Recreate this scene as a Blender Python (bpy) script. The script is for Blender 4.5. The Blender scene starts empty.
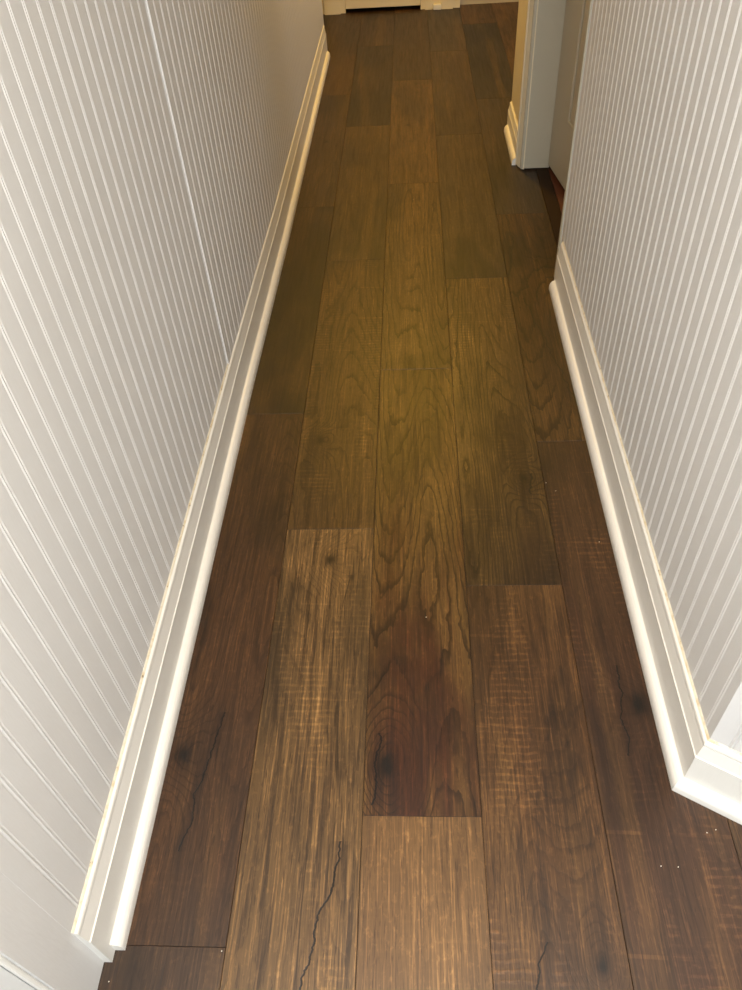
import bpy, math, random
from mathutils import Vector, Matrix

random.seed(7)
scn = bpy.context.scene
COL = scn.collection

# ------------------------------------------------------------------ camera
S = 1.285                                   # camera height in metres
PITCH, YAW, ROLL, FPX = 0.793368617, -0.0864724886, -0.0753096111, 767.703749
cp, sp, cy, sy = math.cos(PITCH), math.sin(PITCH), math.cos(YAW), math.sin(YAW)
fw = Vector((sy * cp, cy * cp, -sp)); rt = Vector((cy, -sy, 0)); up = rt.cross(fw)
r2 = rt * math.cos(ROLL) + up * math.sin(ROLL)
u2 = up * math.cos(ROLL) - rt * math.sin(ROLL)
cam = bpy.data.cameras.new('camera')
cam.sensor_fit = 'VERTICAL'; cam.sensor_height = 36.0
cam.lens = FPX / 990 * 36.0; cam.clip_start = 0.02
camo = bpy.data.objects.new('camera', cam); COL.objects.link(camo)
m = Matrix((r2, u2, -fw)).transposed().to_4x4(); m.translation = (0, 0, S)
camo.matrix_world = m
scn.camera = camo

# ------------------------------------------------------------------ world, light, exposure
CEIL = 2.44
w = bpy.data.worlds.new('world'); scn.world = w; w.use_nodes = True
w.node_tree.nodes['Background'].inputs[0].default_value = (0.75, 0.87, 1.0, 1)
w.node_tree.nodes['Background'].inputs[1].default_value = 1.0

def area(name, loc, direction, sx, sy_, power, color):
    l = bpy.data.lights.new(name, 'AREA'); l.shape = 'RECTANGLE'; l.size = sx; l.size_y = sy_
    l.energy = power; l.color = color
    o = bpy.data.objects.new(name, l); COL.objects.link(o); o.location = loc
    o.rotation_euler = Vector(direction).to_track_quat('-Z', 'Y').to_euler()
    return o
# daylight entering by the glazed door behind the camera and by the window of the far room
area('daylight_back', (0.10, -2.42, 1.15), (0, 1, -0.03), 1.1, 1.9, 23, (0.78, 0.90, 1.0))
area('daylight_far_room', (2.72, 4.5, 1.45), (-1, 0, -0.15), 1.3, 1.3, 4.5, (0.72, 0.84, 1.0))
WARM = (1.0, 0.56, 0.06)
LAMPS = [((-0.02, 4.15), 26, WARM), ((-0.05, -0.15), 36, (1.0, 0.93, 0.83))]

vs = scn.view_settings
vs.view_transform = 'Standard'; vs.look = 'None'; vs.gamma = 1.0; vs.use_curve_mapping = False
vs.exposure = 0.56

# ------------------------------------------------------------------ helpers
def mesh_obj(name, verts, faces, mat, parent=None, smooth=False):
    me = bpy.data.meshes.new(name)
    me.from_pydata([tuple(v) for v in verts], [], faces); me.validate()
    me.materials.append(mat)
    import bmesh
    bm = bmesh.new(); bm.from_mesh(me); bmesh.ops.recalc_face_normals(bm, faces=bm.faces)
    bm.to_mesh(me); bm.free()
    if smooth:
        for p in me.polygons: p.use_smooth = True
    o = bpy.data.objects.new(name, me); COL.objects.link(o)
    if parent is not None: o.parent = parent
    return o

def boxes(name, lst, mat, parent=None):
    V, F = [], []
    for (x0, x1, y0, y1, z0, z1) in lst:
        b = len(V)
        V += [(x, y, z) for z in (z0, z1) for y in (y0, y1) for x in (x0, x1)]
        F += [(b, b+1, b+3, b+2), (b+4, b+5, b+7, b+6), (b, b+1, b+5, b+4), (b+2, b+3, b+7, b+6), (b, b+2, b+6, b+4), (b+1, b+3, b+7, b+5)]
    return mesh_obj(name, V, F, mat, parent)

def box(name, x0, x1, y0, y1, z0, z1, mat, parent=None, bev=0.0):
    o = boxes(name, [(x0, x1, y0, y1, z0, z1)], mat, parent)
    if bev:
        b = o.modifiers.new('bevel', 'BEVEL'); b.width = bev; b.segments = 2; b.limit_method = 'ANGLE'
    return o

def sweep(name, sections, mat, parent=None, smooth=False):
    """sections: list of equal-length closed loops of points, capped at both ends"""
    n = len(sections[0]); V = []; F = []
    for s in sections: V += s
    for k in range(len(sections) - 1):
        for i in range(n):
            j = (i + 1) % n
            F.append((k*n+i, k*n+j, (k+1)*n+j, (k+1)*n+i))
    F.append(tuple(range(n))); F.append(tuple((len(sections)-1)*n + i for i in range(n)))
    return mesh_obj(name, V, F, mat, parent, smooth)

def struct(o, label, cat):
    o['kind'] = 'structure'; o['label'] = label; o['category'] = cat
    return o

# ------------------------------------------------------------------ materials
class NT:
    def __init__(s, name):
        s.m = bpy.data.materials.new(name); s.m.use_nodes = True
        s.t = s.m.node_tree; s.b = s.t.nodes['Principled BSDF']
    def n(s, typ, **kw):
        nd = s.t.nodes.new(typ)
        for k, v in kw.items(): setattr(nd, k, v)
        return nd
    def put(s, sock, v):
        if isinstance(v, bpy.types.NodeSocket): s.t.links.new(v, sock)
        elif v is not None: sock.default_value = v
    def math(s, op, a, b=None, c=None, clamp=False):
        nd = s.n('ShaderNodeMath', operation=op); nd.use_clamp = clamp
        for i, v in enumerate((a, b, c)): s.put(nd.inputs[i], v)
        return nd.outputs[0]
    def mix(s, fac, a, b, blend='MIX'):
        nd = s.n('ShaderNodeMix', data_type='RGBA', blend_type=blend)
        s.put(nd.inputs[0], fac); s.put(nd.inputs[6], a); s.put(nd.inputs[7], b)
        return nd.outputs[2]
    def noise(s, vec, scale, detail=3, rough=0.5, dist=0.0):
        nd = s.n('ShaderNodeTexNoise'); s.put(nd.inputs['Vector'], vec)
        nd.inputs['Scale'].default_value = scale; nd.inputs['Detail'].default_value = detail
        nd.inputs['Roughness'].default_value = rough; nd.inputs['Distortion'].default_value = dist
        return nd.outputs[0]
    def scale(s, vec, v, off=None):
        nd = s.n('ShaderNodeVectorMath', operation='MULTIPLY'); s.put(nd.inputs[0], vec); nd.inputs[1].default_value = v
        out = nd.outputs[0]
        if off is not None:
            a = s.n('ShaderNodeVectorMath', operation='ADD'); s.put(a.inputs[0], out); s.put(a.inputs[1], off); out = a.outputs[0]
        return out
    def ramp(s, v, a, b):
        nd = s.n('ShaderNodeMapRange', interpolation_type='SMOOTHSTEP'); s.put(nd.inputs[0], v)
        nd.inputs[1].default_value = a; nd.inputs[2].default_value = b
        return nd.outputs[0]
    def bump(s, h, strength, dist):
        nd = s.n('ShaderNodeBump'); s.put(nd.inputs['Height'], h)
        nd.inputs['Strength'].default_value = strength; nd.inputs['Distance'].default_value = dist
        s.t.links.new(nd.outputs[0], s.b.inputs['Normal'])
    def done(s, col, rough, spec=0.5):
        s.put(s.b.inputs['Base Color'], col); s.put(s.b.inputs['Roughness'], rough)
        s.b.inputs['Specular IOR Level'].default_value = spec
        return s.m

def paint(name, col, rough=0.4, wear=0.06, bump=0.12, streak=None, spec=0.4):
    t = NT(name); co = t.n('ShaderNodeTexCoord').outputs['Object']
    big = t.noise(co, 3.0, 4); fine = t.noise(t.scale(co, (1, 1, 0.12)), 420, 2)
    c = t.mix(t.math('MULTIPLY', t.ramp(big, 0.35, 0.75), wear * 2), (*col, 1), (col[0]*0.86, col[1]*0.82, col[2]*0.76, 1))
    c = t.mix(t.math('MULTIPLY', t.ramp(fine, 0.3, 0.7), wear), c, (col[0]*0.8, col[1]*0.78, col[2]*0.74, 1))
    t.bump(fine, bump, 0.0006)
    return t.done(c, rough, spec)

M_WALL = paint('wall_paint', (0.72, 0.712, 0.70), 0.42, 0.08, 0.18)
M_TRIM = paint('trim_paint', (0.80, 0.78, 0.73), 0.35, 0.06, 0.06)
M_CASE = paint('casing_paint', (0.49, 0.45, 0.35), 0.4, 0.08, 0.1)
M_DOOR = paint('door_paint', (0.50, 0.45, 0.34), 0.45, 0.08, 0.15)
M_DOOR_WHITE = paint('door_white_paint', (0.80, 0.82, 0.83), 0.4, 0.05, 0.1)
M_CREAM = paint('cream_paint', (0.76, 0.68, 0.50), 0.45, 0.06, 0.1)
M_PLASTER = paint('plaster', (0.78, 0.77, 0.75), 0.8, 0.05, 0.1)
M_CEIL = paint('ceiling_paint', (0.36, 0.35, 0.33), 0.8, 0.05, 0.1)  # unseen ceiling, darkened to cut the light bounced between the walls
M_DARK = paint('dark_gap', (0.03, 0.025, 0.02), 0.8, 0.1, 0.1)
M_THRESH = paint('threshold_wood', (0.03, 0.017, 0.009), 0.85, 0.3, 0.3, spec=0.15)
M_REDWOOD = paint('red_wood', (0.11, 0.03, 0.01), 0.5, 0.3, 0.2)
M_BRASS = paint('brass', (0.6, 0.42, 0.15), 0.3, 0.1, 0.0)

def caulk_mat():
    t = NT('caulk'); co = t.n('ShaderNodeTexCoord').outputs['Object']
    n = t.noise(co, 60, 4, 0.6); n2 = t.noise(co, 170, 2)
    c = t.mix(t.ramp(n, 0.45, 0.7), (0.78, 0.72, 0.58, 1), (0.66, 0.54, 0.34, 1))
    c = t.mix(t.math('MULTIPLY', t.ramp(n2, 0.62, 0.72), t.ramp(n, 0.5, 0.6)), c, (0.20, 0.15, 0.10, 1))
    return t.done(c, 0.6)
M_CAULK = caulk_mat()

def plank_mat():
    t = NT('oak_vinyl_plank')
    def attr(name, out='Vector'):
        nd = t.n('ShaderNodeAttribute', attribute_type='OBJECT', attribute_name=name); return nd.outputs[out]
    co = t.n('ShaderNodeTexCoord').outputs['Object']
    seed = attr('seed'); tone = attr('tone', 'Color'); tone2 = attr('tone_light', 'Color'); tone3 = attr('tone_end', 'Color')
    knot = attr('knot'); prm = attr('look')            # look = saw marks, cathedral, cracks
    sep = t.n('ShaderNodeSeparateXYZ'); t.put(sep.inputs[0], prm); saw_a, cat_a, crk_a = sep.outputs
    pc = t.n('ShaderNodeSeparateXYZ'); t.put(pc.inputs[0], co); u, v, _ = pc.outputs
    ks = t.n('ShaderNodeSeparateXYZ'); t.put(ks.inputs[0], knot); ku, kv, kr = ks.outputs
    # knot distance (stretched along the board)
    du = t.math('DIVIDE', t.math('SUBTRACT', u, ku), kr); dv = t.math('DIVIDE', t.math('SUBTRACT', v, kv), t.math('MULTIPLY', kr, 1.5))
    jit = t.math('MULTIPLY', t.math('SUBTRACT', t.noise(t.scale(co, (1, .7, 1), seed), 40, 3), 0.5), 1.5)
    d2 = t.math('ADD', t.math('ADD', t.math('MULTIPLY', du, du), t.math('MULTIPLY', dv, dv)), jit)
    bell = t.math('POWER', 2.718, t.math('MULTIPLY', d2, -0.10))
    core = t.math('POWER', 2.718, t.math('MULTIPLY', d2, -1.6), clamp=True)
    # growth-ring field: contours of a stretched noise make the cathedrals
    fld = t.noise(t.scale(co, (1, 0.10, 1), seed), 5.0, 1, 0.4)
    wob = t.noise(t.scale(co, (1, 0.3, 1), seed), 38, 3, 0.6)
    fld = t.math('ADD', fld, t.math('MULTIPLY', wob, 0.028))
    fld = t.math('ADD', fld, t.math('MULTIPLY', bell, 0.16))
    ring = t.math('FRACT', t.math('MULTIPLY', fld, 44.0))
    ringd = t.math('MULTIPLY', t.ramp(ring, 0.62, 0.95), t.math('SUBTRACT', 1.0, t.ramp(ring, 0.95, 1.0)))
    # fibres and pores
    fib = t.noise(t.scale(co, (1, 0.022, 1), seed), 330, 3, 0.6, 0.6)
    fib2 = t.noise(t.scale(co, (1, 0.05, 1), seed), 95, 4, 0.62, 0.4)
    pore = t.noise(t.scale(co, (1, 0.07, 1), seed), 520, 2, 0.5)
    # flakes (ray fleck) across the grain
    flk = t.noise(t.scale(co, (1, 0.55, 1), seed), 150, 3, 0.6, 0.4)
    # wide blotches
    blo = t.noise(t.scale(co, (1, 0.25, 1), seed), 9, 4, 0.55, 0.5)
    blo2 = t.noise(t.scale(co, (1, 0.5, 1), seed), 4.2, 3, 0.55, 0.3)
    edge = t.noise(t.scale(co, (1, 0.06, 1), seed), 14, 2, 0.5)
    # saw marks: short light chatter lines across the board, in patches
    wvy = t.math('ADD', v, t.math('MULTIPLY', t.noise(t.scale(co, (1, 0.6, 1), seed), 18, 2), 0.012))
    saw = t.math('SINE', t.math('MULTIPLY', wvy, 470.0))
    sawm = t.math('MULTIPLY', t.ramp(t.noise(t.scale(co, (1.6, 0.55, 1), seed), 7, 2, 0.5), 0.50, 0.64),
                  t.ramp(t.noise(t.scale(co, (1, 1.6, 1), seed), 70, 3, 0.6), 0.36, 0.62))
    sawm = t.math('MULTIPLY', t.math('MULTIPLY', sawm, saw_a), t.ramp(saw, -0.1, 0.9))
    # long scratches from the blade
    sc = t.math('ADD', v, t.math('MULTIPLY', u, 0.03))
    scn_ = t.n('ShaderNodeTexNoise', noise_dimensions='1D'); t.put(scn_.inputs['W'], t.math('ADD', t.math('MULTIPLY', sc, 55.0), t.math('MULTIPLY', ku, 900)))
    scn_.inputs['Scale'].default_value = 1.0; scn_.inputs['Detail'].default_value = 1
    scr = t.math('MULTIPLY', t.ramp(scn_.outputs[0], 0.72, 0.80), t.ramp(t.noise(t.scale(co, (1, 1, 1), seed), 16, 3), 0.45, 0.6))
    scr = t.math('MULTIPLY', scr, t.math('MULTIPLY', saw_a, 0.38))
    # cracks
    ck = t.noise(t.scale(co, (1, 0.16, 1), seed), 7.3, 3, 0.6, 0.3)
    crk = t.math('SUBTRACT', 1.0, t.ramp(t.math('ABSOLUTE', t.math('SUBTRACT', ck, 0.5)), 0.0, 0.010))
    crk = t.math('MULTIPLY', t.math('MULTIPLY', crk, crk_a), t.ramp(blo2, 0.46, 0.58))
    # colour
    vend = t.ramp(t.math('ADD', v, t.math('MULTIPLY', t.math('SUBTRACT', blo, 0.5), 0.9)), -0.30, 0.18)
    base = t.mix(vend, tone3, tone)
    c = t.mix(t.ramp(blo, 0.34, 0.72), base, tone2)
    c = t.mix(t.math('MULTIPLY', t.ramp(blo2, 0.46, 0.68), 0.72), c, t.mix(0.55, base, (0.012, 0.008, 0.005, 1)))
    c = t.mix(t.math('MULTIPLY', t.ramp(edge, 0.56, 0.70), 0.45), c, t.mix(0.35, tone2, (0.36, 0.20, 0.08, 1)))
    def dark(c, fac, k):
        return t.mix(fac, c, t.mix(1.0, c, (k, k*0.92, k*0.85, 1), 'MULTIPLY'))
    def light(c, fac, k):
        return t.mix(fac, c, t.mix(1.0, c, (k, k, k, 1), 'MULTIPLY'))
    c = dark(c, t.math('MULTIPLY', t.math('MULTIPLY', ringd, cat_a), t.ramp(blo, 0.25, 0.55)), 0.40)
    strk = t.math('ADD', 0.42, t.math('MULTIPLY', crk_a, 0.5))
    c = dark(c, t.math('MULTIPLY', t.ramp(fib2, 0.47, 0.66), strk), 0.42)
    c = light(c, t.math('MULTIPLY', t.ramp(fib, 0.48, 0.70), t.math('ADD', strk, 0.1)), 2.0)
    c = dark(c, t.math('MULTIPLY', t.ramp(pore, 0.58, 0.72), 0.7), 0.45)
    c = light(c, t.math('MULTIPLY', t.ramp(flk, 0.52, 0.70), 0.45), 1.6)
    c = light(c, t.math('MULTIPLY', sawm, 0.65), 1.8)
    c = light(c, scr, 2.0)
    cl = t.n('ShaderNodeSeparateXYZ'); t.put(cl.inputs[0], attr('crack')); cu, cs_, cw = cl.outputs
    cp_ = t.n('ShaderNodeSeparateXYZ'); t.put(cp_.inputs[0], attr('crack_span')); cv0, cv1, _c = cp_.outputs
    line = t.math('ADD', cu, t.math('MULTIPLY', cs_, t.math('SUBTRACT', v, cv0)))
    line = t.math('ADD', line, t.math('MULTIPLY', t.math('SUBTRACT', t.noise(t.scale(co, (0.3, 1, 1), seed), 22, 4, 0.6), 0.5), 0.035))
    cd = t.math('DIVIDE', t.math('ABSOLUTE', t.math('SUBTRACT', u, line)), cw)
    ins = t.math('MULTIPLY', t.math('GREATER_THAN', v, cv0), t.math('LESS_THAN', v, cv1))
    cfall = t.math('MULTIPLY', t.math('SUBTRACT', 1.0, t.ramp(cd, 0.4, 1.0)), ins)
    c = dark(c, t.math('MULTIPLY', t.math('SUBTRACT', 1.0, t.ramp(cd, 0.0, 12.0)), t.math('MULTIPLY', ins, 0.35)), 0.5)
    crk = t.math('MAXIMUM', crk, cfall)
    c = dark(c, crk, 0.12)
    c = dark(c, t.math('MULTIPLY', core, 0.9), 0.16)
    c = dark(c, t.math('MULTIPLY', t.math('POWER', bell, 2.0), 0.30), 0.45)
    h = t.math('ADD', t.math('MULTIPLY', fib2, -0.5), t.math('MULTIPLY', sawm, 0.4))
    h = t.math('SUBTRACT', h, t.math('ADD', t.math('MULTIPLY', crk, 0.8), t.math('MULTIPLY', ringd, 0.25)))
    t.bump(h, 0.35, 0.0008)
    gm = t.n('ShaderNodeGamma'); t.put(gm.inputs[0], c); gm.inputs[1].default_value = 1.35; c = gm.outputs[0]
    c = t.mix(1.0, c, (0.80, 0.92, 0.96, 1), 'MULTIPLY')
    rough = t.math('ADD', 0.36, t.math('MULTIPLY', fib2, 0.18))
    return t.done(c, rough, 0.42)
M_PLANK = plank_mat()

# ------------------------------------------------------------------ floor with planks
floor = struct(box('floor', -2.0, 2.72, -2.3, 5.75, -0.05, -0.0062, M_DARK), 'dark brown rustic oak plank floor running down the hallway', 'floor')
PW = 0.1975; XB = -0.099
def srgb(r, g, b):
    f = lambda c: ((c/255+0.055)/1.055)**2.4 if c > 10 else c/255/12.92
    return (f(r), f(g), f(b))
JOINTS = {                                          # butt joints of each course, metres from the camera
    -2: [0.05, 1.27, 2.49, 3.70, 4.92], -3: [-0.6, 0.62, 1.83, 3.05, 4.27, 5.49],
    -1: [0.313, 1.566, 2.776, 3.974],   0: [-0.064, 1.154, 2.368, 3.559, 4.724],
    1: [0.512, 1.749, 2.95, 4.139],     2: [-0.22, 0.992, 2.227, 3.418, 4.574],
    3: [0.215, 1.438, 2.663, 3.834],    4: [0.75, 1.97, 3.19, 4.41], 5: [-0.1, 1.12, 2.34, 3.56, 4.78]}
# (course, index of the joint the board starts at) : tone, light tone, tone at the near end, look(saw, cathedral, cracks), knot(u, y, r)
K0 = (9.0, 9.0, 0.01)
SPEC = {
 (-1, 0): ((86, 60, 40), (102, 72, 48), (86, 62, 44), (0.15, 0.5, 0.15), (-0.03, 0.62, 0.016)),
 (-1, -1): ((84, 62, 46), (100, 74, 54), (84, 62, 46), (0.2, 0.3, 0.1), K0),
 (-1, 1): ((80, 58, 36), (96, 70, 42), (62, 46, 28), (0.1, 0.3, 0.0), K0),
 (-1, 2): ((92, 68, 42), (106, 80, 50), (84, 62, 38), (0.2, 0.3, 0.0), (0.02, 3.4, 0.012)),
 (0, 0): ((114, 88, 60), (140, 108, 73), (122, 94, 64), (0.7, 0.35, 0.7), (0.006, 1.064, 0.013)),
 (0, 1): ((96, 72, 46), (118, 88, 54), (100, 74, 46), (0.9, 0.7, 0.0), (-0.047, 1.458, 0.011)),
 (0, 2): ((98, 74, 46), (110, 84, 52), (84, 64, 40), (0.2, 0.2, 0.0), K0),
 (1, -1): ((132, 100, 68), (150, 115, 78), (132, 100, 68), (0.1, 0.25, 0.15), K0),
 (1, 0): ((116, 86, 52), (128, 98, 60), (88, 54, 34), (0.1, 1.0, 0.2), (-0.06, 0.60, 0.02)),
 (1, 1): ((110, 84, 54), (120, 92, 58), (112, 84, 54), (0.3, 0.9, 0.0), K0),
 (1, 2): ((108, 82, 54), (118, 90, 58), (108, 82, 54), (0.1, 0.3, 0.0), (-0.02, 3.55, 0.01)),
 (1, 3): ((82, 62, 38), (92, 70, 44), (82, 62, 38), (0.0, 0.1, 0.0), K0),
 (0, 3): ((72, 54, 34), (84, 62, 38), (70, 52, 34), (0.0, 0.1, 0.0), K0),
 (-1, 3): ((84, 62, 38), (94, 70, 42), (98, 72, 44), (0.0, 0.1, 0.0), K0),
 (2, 3): ((90, 70, 46), (102, 80, 54), (78, 60, 42), (0.0, 0.1, 0.0), K0),
 (2, 4): ((82, 66, 48), (92, 74, 54), (82, 66, 48), (0.0, 0.1, 0.0), K0),
 (3, 2): ((84, 68, 54), (98, 78, 62), (80, 64, 50), (0.0, 0.2, 0.2), K0),
 (3, 3): ((72, 60, 50), (82, 68, 56), (70, 58, 48), (0.0, 0.1, 0.0), K0),
 (0, 4): ((84, 62, 38), (92, 70, 42), (84, 62, 38), (0.0, 0.1, 0.0), K0),
 (2, 0): ((112, 80, 52), (124, 92, 60), (98, 72, 52), (1.0, 0.4, 0.3), (0.06, 0.30, 0.012)),
 (2, 1): ((110, 84, 54), (124, 96, 60), (78, 56, 36), (0.7, 1.0, 0.2), (0.055, 1.31, 0.012)),
 (2, 2): ((92, 72, 52), (106, 84, 60), (90, 70, 50), (0.1, 0.2, 0.0), K0),
 (3, 0): ((84, 59, 40), (100, 72, 50), (92, 64, 46), (1.0, 0.3, 0.1), (0.0, 0.72, 0.016)),
 (3, 1): ((92, 64, 38), (104, 76, 46), (84, 58, 36), (0.1, 1.0, 0.5), K0),
 (3, -1): ((98, 68, 50), (112, 80, 58), (98, 68, 50), (0.7, 0.2, 0.1), K0),
}
# (x at the near end, slope, width, y from, y to)
CRACK = {(0, 0): (-0.195, 0.26, 0.0022, 0.21, 0.47), (2, 0): (0.135, 0.35, 0.0016, 0.20, 0.33), (2, 1): (0.262, 0.12, 0.0030, 1.255, 1.325),
         (3, 1): (0.43, -0.16, 0.0018, 1.50, 2.1), (1, 0): (-0.085, 0.10, 0.0022, 0.53, 0.66), (3, 0): (0.36, 0.05, 0.0018, 0.62, 0.80), (-1, 0): (-0.40, 0.15, 0.0018, 0.45, 0.70)}
for c, js in JOINTS.items():
    ys = list(js)
    while ys[0] > -2.3: ys.insert(0, ys[0] - 1.218)
    off = ys.index(js[0])
    while ys[-1] < 5.75: ys.append(ys[-1] + 1.218)
    for i in range(len(ys) - 1):
        y0, y1 = max(ys[i], -2.3), min(ys[i+1], 5.75)
        if y1 - y0 < 0.02: continue
        x0, x1 = XB + (c - 1) * PW + 0.0004, XB + c * PW - 0.0004
        hx, hy, b, th = (x1-x0)/2, (y1-y0)/2 - 0.0003, 0.0004, 0.006
        V = [(-hx, -hy, -th), (hx, -hy, -th), (hx, hy, -th), (-hx, hy, -th),
             (-hx, -hy, -b), (hx, -hy, -b), (hx, hy, -b), (-hx, hy, -b),
             (-hx+b, -hy+b, 0), (hx-b, -hy+b, 0), (hx-b, hy-b, 0), (-hx+b, hy-b, 0)]
        F = [(0, 3, 2, 1), (8, 9, 10, 11)]
        for k in range(4):
            j = (k+1) % 4; F += [(k, j, j+4, k+4), (k+4, j+4, j+8, k+8)]
        o = mesh_obj('plank', V, F, M_PLANK, floor)
        cx, cyy = (x0+x1)/2, (y0+y1)/2
        o.location = (cx, cyy, 0)
        rnd = random.Random(c * 91 + i * 7 + 3)
        tn, tl, te, look, kn = SPEC.get((c, i - off), (None,)*5)
        if tn is None:
            q = rnd.uniform(0.85, 1.15); tn = (92*q, 68*q, 46*q); tl = (108*q, 80*q, 54*q); te = tn
            look = (rnd.random()*0.8, rnd.random()*0.8, rnd.random()*0.3); kn = (rnd.uniform(-.06, .06), cyy + rnd.uniform(-.4, .4), 0.012)
        o['tone'] = list(srgb(*tn)); o['tone_light'] = list(srgb(*tl)); o['tone_end'] = list(srgb(*te))
        o['look'] = list(look); o['knot'] = [kn[0], kn[1] - cyy if kn[0] < 5 else 9.0, kn[2]]
        ck_ = CRACK.get((c, i - off), (9.0, 0.0, 0.002, 0.0, 0.0))
        o['crack'] = [ck_[0] - cx, ck_[1], ck_[2]]; o['crack_span'] = [ck_[3] - cyy, ck_[4] - cyy, 0.0]
        o['seed'] = [rnd.uniform(0, 40), rnd.uniform(0, 40), rnd.uniform(0, 40)]

# ------------------------------------------------------------------ walls of beaded boards
DW = 0.028                                           # wall face lies this far behind the shoe moulding
XL0, XR0 = -0.449, 0.417                             # outer edges of the shoe mouldings
LPTS = [(0.30, 0.0), (1.65, 0.0), (2.5, 0.009), (4.65, 0.012)]
def xl(y):
    if y <= LPTS[0][0]: return XL0
    for (a, fa), (b, fb) in zip(LPTS, LPTS[1:]):
        if y <= b: return XL0 + fa + (fb-fa)*(y-a)/(b-a)
    return XL0 + LPTS[-1][1]

def bead_profile(wd):
    """(along, out) profile of one board: flat field, V groove, bead, V groove"""
    g, d, r = 0.0030, 0.0018, 0.0016                  # groove width, depth, half width of the bead
    e = wd - 2*g - 2*r
    p = [(0, 0), (e, 0), (e + 0.0010, -d), (e + g, -0.0003)]
    for k in range(1, 4):
        a = math.pi * k / 4
        p.append((e + g + r - r*math.cos(a), -0.0003 + 0.0007*math.sin(a)))
    p += [(e + g + 2*r, -0.0003), (e + g + 2*r + 0.0009, -d), (wd, 0)]
    return p
def board_mesh(name, wd, h, thick=0.009, flat=False):
    p = [(0, 0), (wd, 0)] if flat else bead_profile(wd)
    loop = p + [(wd, -thick), (0, -thick)]
    n = len(loop); V = [(a, b, 0) for a, b in loop] + [(a, b, h) for a, b in loop]
    F = [(i, (i+1) % n, n+(i+1) % n, n+i) for i in range(n)] + [tuple(range(n)), tuple(range(n, 2*n))]
    o = mesh_obj(name, V, F, M_WALL); me = o.data; bpy.data.objects.remove(o)
    return me
def place_board(me, parent, x, y, ang, flip=False):
    """local +x runs along the wall, local +y out of the wall"""
    o = bpy.data.objects.new('board', me); COL.objects.link(o); o.parent = parent
    if flip:
        o.matrix_local = Matrix.Translation((x, y, 0)) @ Matrix.Rotation(ang, 4, 'Z') @ Matrix.Diagonal((1, -1, 1, 1))
    else:
        o.matrix_local = Matrix.Translation((x, y, 0)) @ Matrix.Rotation(ang, 4, 'Z')
    return o

YL0, YL1 = 0.289, 4.62
wl = struct(box('wall_left', XL0-DW-0.13, XL0-DW-0.0105, YL0, YL1, 0, CEIL, M_PLASTER), 'long white beaded board wall on the left of the hallway', 'wall')
BL, BR = 0.0420, 0.0409
meL = board_mesh('board', BL, CEIL - 0.002)
meR = board_mesh('board', BR, CEIL - 0.002)
# left: board i ends at groove y = 0.326 + i*BL  (field faces +x; along = +y)
first = board_mesh('board', 0.326 + 0.003 - YL0, CEIL - 0.002)
place_board(first, wl, xl(YL0) - DW, YL0, math.pi/2, True)
y = 0.329
while y + BL < YL1:
    place_board(meL, wl, xl(y + BL/2) - DW + (0.003 if y > 1.575 else 0.0), y, math.pi/2 - math.atan((xl(y+BL) - xl(y))/BL), True)
    y += BL
last = board_mesh('board', YL1 - y, CEIL - 0.002, flat=True)
place_board(last, wl, xl(y) - DW + 0.003, y, math.pi/2, True)

# right wall (field faces -x)
XW = XR0 + DW; YR0, YR1 = 0.560 + 0.577*DW, 2.215
wr = struct(box('wall_right', XW+0.0105, XW+0.115, YR0+0.012, YR1, 0, CEIL, M_PLASTER), 'white beaded board wall on the right beside the door recess', 'wall')
g0 = 0.601
fr = board_mesh('board', g0 + 0.003 - YR0, CEIL - 0.002)
place_board(fr, wr, XW, YR0, math.pi/2, False)
y = g0 + 0.003
while y + BR < YR1 - 0.012:
    place_board(meR, wr, XW, y, math.pi/2, False); y += BR
lr = board_mesh('board', YR1 - 0.012 - y, CEIL - 0.002, flat=True)
place_board(lr, wr, XW, y, math.pi/2, False)
# end strip of the right wall by the doorway
t1 = struct(box('trim_1', XW-0.004, XW+0.115, YR1-0.012, YR1+0.006, 0.0, CEIL, M_CASE, bev=0.002), 'narrow painted edge strip closing the end of the right wall', 'trim')

# angled wall at the near right corner
RD = Vector((0.866, -0.5)); RN = Vector((-0.5, -0.866))
RL = 0.85
def rc(t, d):                                         # point on the angled wall, t along, d behind its shoe edge
    c = Vector((XR0 + d, 0.560 + 0.577*d)); return c + RD * t
A = rc(0.0, DW + 0.0105); B = rc(RL, DW + 0.0105); C = rc(RL, DW + 0.11); D = rc(0.02, DW + 0.11)
wc = struct(sweep('wall_corner', [[(p.x, p.y, 0) for p in (A, B, C, D)], [(p.x, p.y, CEIL) for p in (A, B, C, D)]], M_PLASTER), 'short angled wall at the near right corner', 'wall')
ang = math.atan2(RD.y, RD.x)
p = rc(0, DW)
fb = board_mesh('board', 0.036, CEIL - 0.002)
place_board(fb, wc, p.x, p.y, ang, True)
t = 0.036
while t + BR < RL:
    p = rc(t, DW); place_board(meR, wc, p.x, p.y, ang, True); t += BR
# the field must face the hall: local +y flipped to RN side

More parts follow.
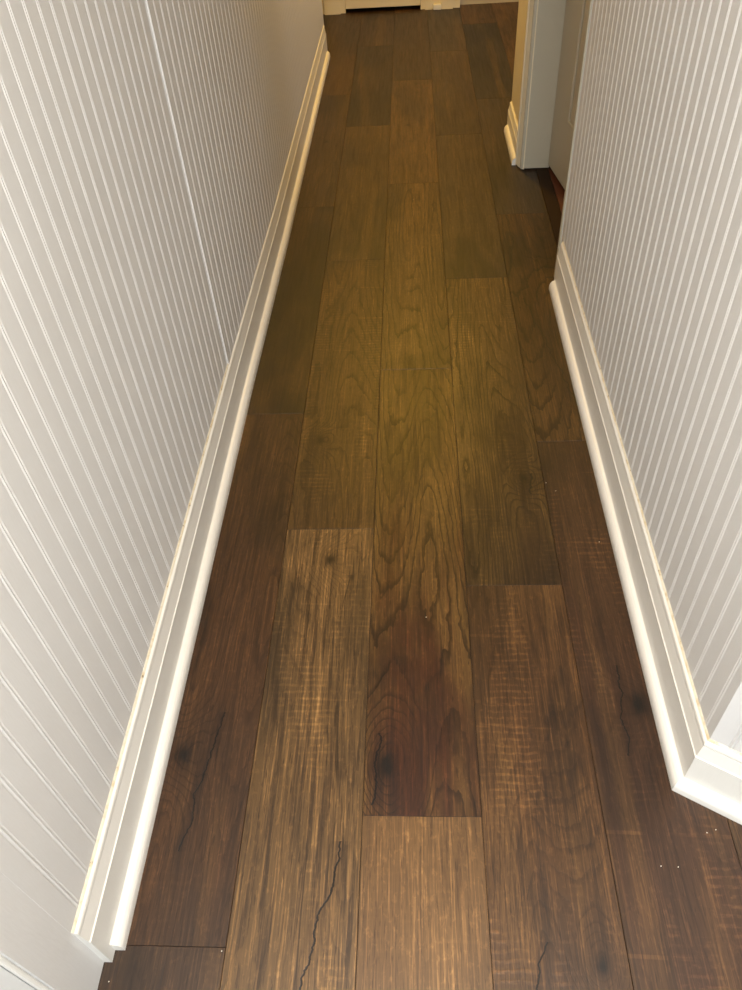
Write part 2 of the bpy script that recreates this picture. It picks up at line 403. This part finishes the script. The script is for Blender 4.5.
# ------------------------------------------------------------------ baseboards and shoe mouldings
BASE = [(0.028, 0.0), (0.0155, 0.0), (0.0155, 0.1005), (0.0150, 0.1015), (0.0152, 0.1035), (0.0164, 0.1045), (0.0170, 0.1055),
        (0.0214, 0.1325), (0.0222, 0.1328), (0.0222, 0.1342), (0.0208, 0.1352), (0.0208, 0.1395), (0.0220, 0.1430), (0.0276, 0.1480)]
SHOE = [(0.0155, 0.0)] + [(0.0, 0.0), (0.0, 0.009)] + [(0.0155 - 0.0155*math.cos(a), 0.009 + 0.019*math.sin(a)) for a in (0.3, 0.6, 0.9, 1.2, 1.45)] + [(0.0155, 0.029)]
def base_run(name, fn, n, label, ext=None, zs=1.0):
    """fn(k, d) -> plan point of section k at depth d"""
    o = sweep(name, [[(*fn(k, d), z*zs) for d, z in BASE] for k in range(n)], M_TRIM)
    struct(o, label, 'baseboard')
    f2 = ext or fn
    sweep('shoe_moulding', [[(*f2(k, d), z) for d, z in SHOE] for k in range(n)], M_TRIM, o)
    CA = [(0.0279, 0.1478), (0.0252, 0.1455), (0.0254, 0.1470), (0.0268, 0.1492), (0.0279, 0.1505)]
    sweep('caulk_line', [[(*fn(k, d), z*zs) for d, z in CA] for k in range(n)], M_CAULK, o)
    return o
LY = [YL0 + 0.001, 1.65, 2.5, 4.60]
base_run('baseboard_left', lambda k, d: (xl(LY[k]) - d, LY[k]), 4, 'white stepped baseboard with rounded shoe moulding along the left wall',
         lambda k, d: (xl(LY[k]) - d, LY[k] + (0.016, 0, 0, -0.03)[k]))
RY = [None, 2.20]
base_run('baseboard_right', lambda k, d: ((XR0 + d, 0.560 + 0.577*d) if k == 0 else (XR0 + d, 2.165)), 2, 'white stepped baseboard with rounded shoe moulding along the right wall',
         lambda k, d: ((XR0 + d, 0.560 + 0.577*d) if k == 0 else (XR0 + d, 2.150)))
base_run('baseboard_corner', lambda k, d: tuple(rc(0 if k == 0 else RL, d)), 2, 'white baseboard mitred onto the angled wall at the near right corner')

# ------------------------------------------------------------------ near left: flat casing and white door
XC = XL0 - DW
d1 = struct(box('trim_2', XC-0.12, XC-0.0003, 0.224, YL0, 0.0, CEIL, M_WALL), 'flat painted door casing at the near end of the left wall', 'casing')
box('bead', XC-0.012, XC-0.0045, 0.2165, 0.2245, 0.0, CEIL-0.02, M_TRIM, d1, 0.003)
dn = struct(box('door_1', XC-0.05, XC-0.009, -0.56, 0.2165, 0.008, 2.03, M_DOOR_WHITE, bev=0.002), 'bluish white door beside the casing at the lower left', 'door')
for z0, z1 in ((0.2, 0.9), (1.05, 1.9)):
    for y0, y1 in ((-0.47, -0.23), (-0.12, 0.12)):
        box('panel', XC-0.011, XC-0.005, y0, y1, z0, z1, M_DOOR_WHITE, dn, 0.003)
struct(boxes('wall_left_near', [(XC-0.13, XC-0.005, -2.3, -0.6, 0, CEIL), (XC-0.13, XC-0.005, -0.6, 0.22, 2.05, CEIL)], M_PLASTER), 'plain white wall behind the camera on the left', 'wall')

# ------------------------------------------------------------------ right: doorway recess, stub of wall, ajar door
XS = 0.418; YJ = 3.03
ws = struct(box('wall_stub', XS, 0.545, YJ+0.03, 3.47, 0, CEIL, M_CREAM), 'cream stub of wall beyond the doorway on the right', 'wall')
struct(box('wall_right_header', XS, 0.545, YR1+0.007, YJ+0.029, 2.06, CEIL, M_PLASTER), 'wall above the doorway on the right', 'wall')
def stub_end(k, d): return (0.390 + d, (YJ+0.058, 3.465)[k])
base_run('baseboard_stub', stub_end, 2, 'short cream baseboard and shoe on the wall stub beyond the doorway', lambda k, d: (0.390 + d, (YJ+0.050, 3.43)[k]), 0.74)
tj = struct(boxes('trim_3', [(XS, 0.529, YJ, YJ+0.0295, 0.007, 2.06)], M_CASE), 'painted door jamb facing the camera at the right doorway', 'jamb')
cs = [(XS-0.0005, YJ+0.0565), (0.404, YJ+0.0565), (0.4035, YJ+0.048), (0.409, YJ+0.043), (0.411, YJ+0.030), (0.420, YJ+0.012), (0.424, YJ+0.002), (0.432, YJ-0.002), (0.432, YJ+0.001), (XS-0.0005, YJ+0.020)]
sweep('casing', [[(a_, b_, 0.004) for a_, b_ in cs], [(a_, b_, 2.12) for a_, b_ in cs]], M_CREAM, tj)  # cream here paints in the warm lamplight on the casing face
# door hinged at the far jamb, a little ajar
hinge = bpy.data.objects.new('door_2', None); COL.objects.link(hinge)
hinge.location = (0.523, YJ - 0.006, 0); hinge.rotation_euler = (0, 0, math.radians(7.5))
struct(hinge, 'grey-white panelled door standing slightly ajar at the right', 'door')
dw = 0.78
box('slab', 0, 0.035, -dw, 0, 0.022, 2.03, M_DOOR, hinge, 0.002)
for z0, z1 in ((0.235, 0.92), (1.08, 1.90)):
    for y0, y1 in ((-dw+0.185, -0.185),):
        y1b = y1
        q = boxes('panel', [(-0.003, 0.001, y0+0.03, y1b-0.03, z0+0.03, z1-0.03)], M_DOOR, hinge)
        pm = boxes('panel_moulding', [(-0.009, 0.001, y0, y1b, z0, z0+0.018), (-0.009, 0.001, y0, y1b, z1-0.018, z1), (-0.009, 0.001, y0, y0+0.018, z0, z1), (-0.009, 0.001, y1b-0.018, y1b, z0, z1)], M_DOOR, hinge)
        bm_ = pm.modifiers.new('bevel', 'BEVEL'); bm_.width = 0.004; bm_.segments = 2
struct(box('trim_4', 0.478, 0.524, YR1+0.007, YJ-0.001, 0.0003, 0.006, M_THRESH, bev=0.002), 'dark wooden threshold strip under the ajar door', 'threshold')
struct(box('floor_next_room', 0.526, 1.6, 0.9, 3.02, 0.0003, 0.005, M_REDWOOD), 'reddish brown floor seen under the ajar door', 'floor')

# ------------------------------------------------------------------ far end: closet door, casings, grey wall
YF = 5.40
wf = struct(boxes('wall_far', [(-1.9, -0.53, YF+0.014, YF+0.1, 0, CEIL), (-0.53, 0.27, YF+0.014, YF+0.1, 2.05, CEIL), (0.06, 0.27, YF+0.014, YF+0.1, 0, 2.05)], M_CREAM), 'cream end wall at the far end of the hallway', 'wall')
d3 = bpy.data.objects.new('door_3', None); COL.objects.link(d3); d3.location = (0, YF, 0)
struct(d3, 'cream closet door at the far end of the hallway', 'door')
box('slab', -0.399, 0.057, 0.012, 0.045, 0.022, 2.02, M_CREAM, d3, 0.002)
box('panel', -0.33, -0.01, 0.006, 0.012, 0.2, 0.95, M_CREAM, d3, 0.003)
box('panel', -0.33, -0.01, 0.006, 0.012, 1.1, 1.9, M_CREAM, d3, 0.003)
t5 = struct(boxes('trim_5', [(-0.529, -0.432, YF-0.004, YF+0.013, 0, 2.09), (-0.432, -0.4005, YF+0.004, YF+0.05, 0.002, 2.09)], M_CREAM), 'cream casing left of the far closet door', 'casing')
t6 = struct(boxes('trim_6', [(0.0585, 0.085, YF+0.004, YF+0.05, 0.002, 2.09), (0.085, 0.132, YF-0.004, YF+0.013, 0, 2.09)], M_CREAM), 'cream casing right of the far closet door', 'casing')
bf = struct(boxes('baseboard_far', [(0.185, 0.254, YF-0.010, YF+0.013, 0, 0.14)], M_CREAM), 'cream baseboard beside the far closet casing', 'baseboard')
box('corner_block', 0.134, 0.183, YF-0.022, YF+0.012, 0, 0.028, M_TRIM, bf, 0.004)
YG = 5.47
struct(box('wall_far_right', 0.28, 2.6, YG, YG+0.1, 0, CEIL, M_DOOR), 'grey painted wall in the room at the far right', 'wall')
struct(box('trim_7', 0.262, 0.298, YF+0.01, YG-0.001, 0.0, CEIL, M_CREAM), 'cream corner post between the end wall and far room', 'trim')

struct(boxes('wall_closet', [(-0.62, -0.54, YF+0.101, YF+0.34, 0, CEIL), (0.12, 0.2, YF+0.101, YF+0.34, 0, CEIL), (-0.62, 0.2, YF+0.341, YF+0.349, 0, CEIL)], M_CREAM), 'cream inside of the closet behind the far door', 'wall')
# ------------------------------------------------------------------ rest of the shell, out of view
box_s = lambda n, a, lab: struct(boxes(n, a, M_PLASTER), lab, 'wall')
box_s('wall_side_passage', [(-1.98, -1.9, YL1, YF+0.1, 0, CEIL), (-1.9, XL0-DW-0.131, YL1-0.1, YL1-0.005, 0, CEIL)], 'plain wall of the side passage on the far left')
box_s('wall_far_room', [(2.6, 2.7, 3.4, 3.85, 0, CEIL), (2.6, 2.7, 5.15, 5.6, 0, CEIL), (2.6, 2.7, 3.85, 5.15, 0, 0.8), (2.6, 2.7, 3.85, 5.15, 2.1, CEIL), (0.546, 2.6, 3.36, 3.465, 0, CEIL)], 'plain wall of the far right room around its window')
box_s('wall_next_room', [(1.6, 1.68, 0.9, 3.355, 0, CEIL), (0.565, 1.6, 0.82, 0.9, 0, CEIL)], 'plain wall of the room behind the ajar door')
pe = rc(RL, DW)
box_s('wall_landing', [(pe.x, pe.x+0.1, -2.3, pe.y-0.003, 0, CEIL)], 'plain wall right of the landing behind the camera')
box_s('wall_back', [(-0.61, -0.46, -2.4, -2.302, 0, CEIL), (0.68, 1.35, -2.4, -2.302, 0, CEIL), (-0.46, 0.68, -2.4, -2.302, 2.12, CEIL)], 'plain wall around the glazed door behind the camera')
wn = struct(boxes('window_1', [(-0.458, -0.40, -2.38, -2.33, 0.002, 2.118), (0.62, 0.678, -2.38, -2.33, 0.002, 2.118), (-0.40, 0.62, -2.38, -2.33, 0.002, 0.12), (-0.40, 0.62, -2.38, -2.33, 2.04, 2.118)], M_TRIM), 'white framed glazed door behind the camera', 'window')
wn2 = struct(boxes('window_2', [(2.62, 2.67, 3.852, 3.90, 0.802, 2.098), (2.62, 2.67, 5.10, 5.148, 0.802, 2.098), (2.62, 2.67, 3.90, 5.10, 0.802, 0.85), (2.62, 2.67, 3.90, 5.10, 2.05, 2.098)], M_TRIM), 'white framed window of the far right room', 'window')
struct(box('ceiling', -2.0, 2.72, -2.4, 5.75, CEIL + 0.002, CEIL + 0.1, M_CEIL), 'plain ceiling over the hallway, darkened to limit bounced light', 'ceiling')

# ------------------------------------------------------------------ ceiling lamps (out of view above)
def dome_mat(col):
    t = NT('lamp_glass'); t.b.inputs['Emission Color'].default_value = (*col, 1); t.b.inputs['Emission Strength'].default_value = 3.0
    return t.done((0.9, 0.85, 0.75, 1), 0.3)
for k, ((lx, ly), pw, colr) in enumerate(LAMPS):
    root = bpy.data.objects.new('ceiling_lamp', None); COL.objects.link(root); root.location = (lx, ly, CEIL)
    root['label'] = ('warm domed ceiling lamp over the far half of the hallway', 'domed ceiling lamp over the near half of the hallway')[k]
    root['category'] = 'lamp'; root['group'] = 'ceiling lamps of the hallway'
    def ringv(prof, n=24):
        return [[(r*math.cos(2*math.pi*i/n), r*math.sin(2*math.pi*i/n), z) for i in range(n)] for r, z in prof]
    sweep('base', ringv([(0.15, 0.0), (0.15, -0.02), (0.14, -0.025)]), M_BRASS, root)
    sweep('dome', ringv([(0.135, -0.026), (0.13, -0.05), (0.105, -0.075), (0.06, -0.092), (0.01, -0.098)]), dome_mat(colr), root, True)
    l = bpy.data.lights.new('bulb', 'AREA'); l.shape = 'DISK'; l.size = 0.24; l.energy = pw; l.color = colr; l.spread = math.radians((180, 165)[k])
    lo = bpy.data.objects.new('bulb', l); COL.objects.link(lo); lo.parent = root; lo.location = (0, 0, -0.11)

# ------------------------------------------------------------------ crumbs of paint on the planks
spk = paint('paint_speck', (0.8, 0.76, 0.68), 0.6)
me = None
SPECKS = [
    (0.301, 1.292, 'white speck on the plank by the right shoe moulding, left of a pair'),
    (0.32, 1.265, 'white speck on the plank by the right shoe moulding, right of a pair'),
    (0.392, 1.108, 'lone white speck touching the right shoe moulding halfway along'),
    (-0.001, 2.809, 'lone white speck on the far middle plank course'),
    (0.014, 0.912, 'lone white speck on the reddish middle plank'),
    (0.456, 0.491, 'white speck below the angled corner baseboard, left of the upper pair'),
    (0.471, 0.496, 'white speck below the angled corner baseboard, right of the upper pair'),
    (0.372, 0.439, 'white speck below the angled corner baseboard, left of the lower pair'),
    (0.398, 0.438, 'white speck below the angled corner baseboard, right of the lower pair'),
    (-0.302, 0.308, 'white speck at the butt joint of the leftmost planks'),
    (-0.463, 0.265, 'white speck near the flat casing in the lower left corner'),
]
for (x, y_, lab) in SPECKS:
    if me is None:
        o = mesh_obj('paint_speck', [(-.0009, -.0008, 0), (.001, -.0006, 0), (.0007, .0009, 0), (-.0006, .0008, 0), (0, 0, .0009)], [(3, 2, 1, 0), (0, 1, 4), (1, 2, 4), (2, 3, 4), (3, 0, 4)], spk); me = o.data
    else:
        o = bpy.data.objects.new('paint_speck', me); COL.objects.link(o)
    o.location = (x, y_, 0.0001); o.rotation_euler = (0, 0, random.uniform(0, 6))
    o['label'] = lab; o['category'] = 'paint speck'; o['group'] = 'paint specks on the floor'
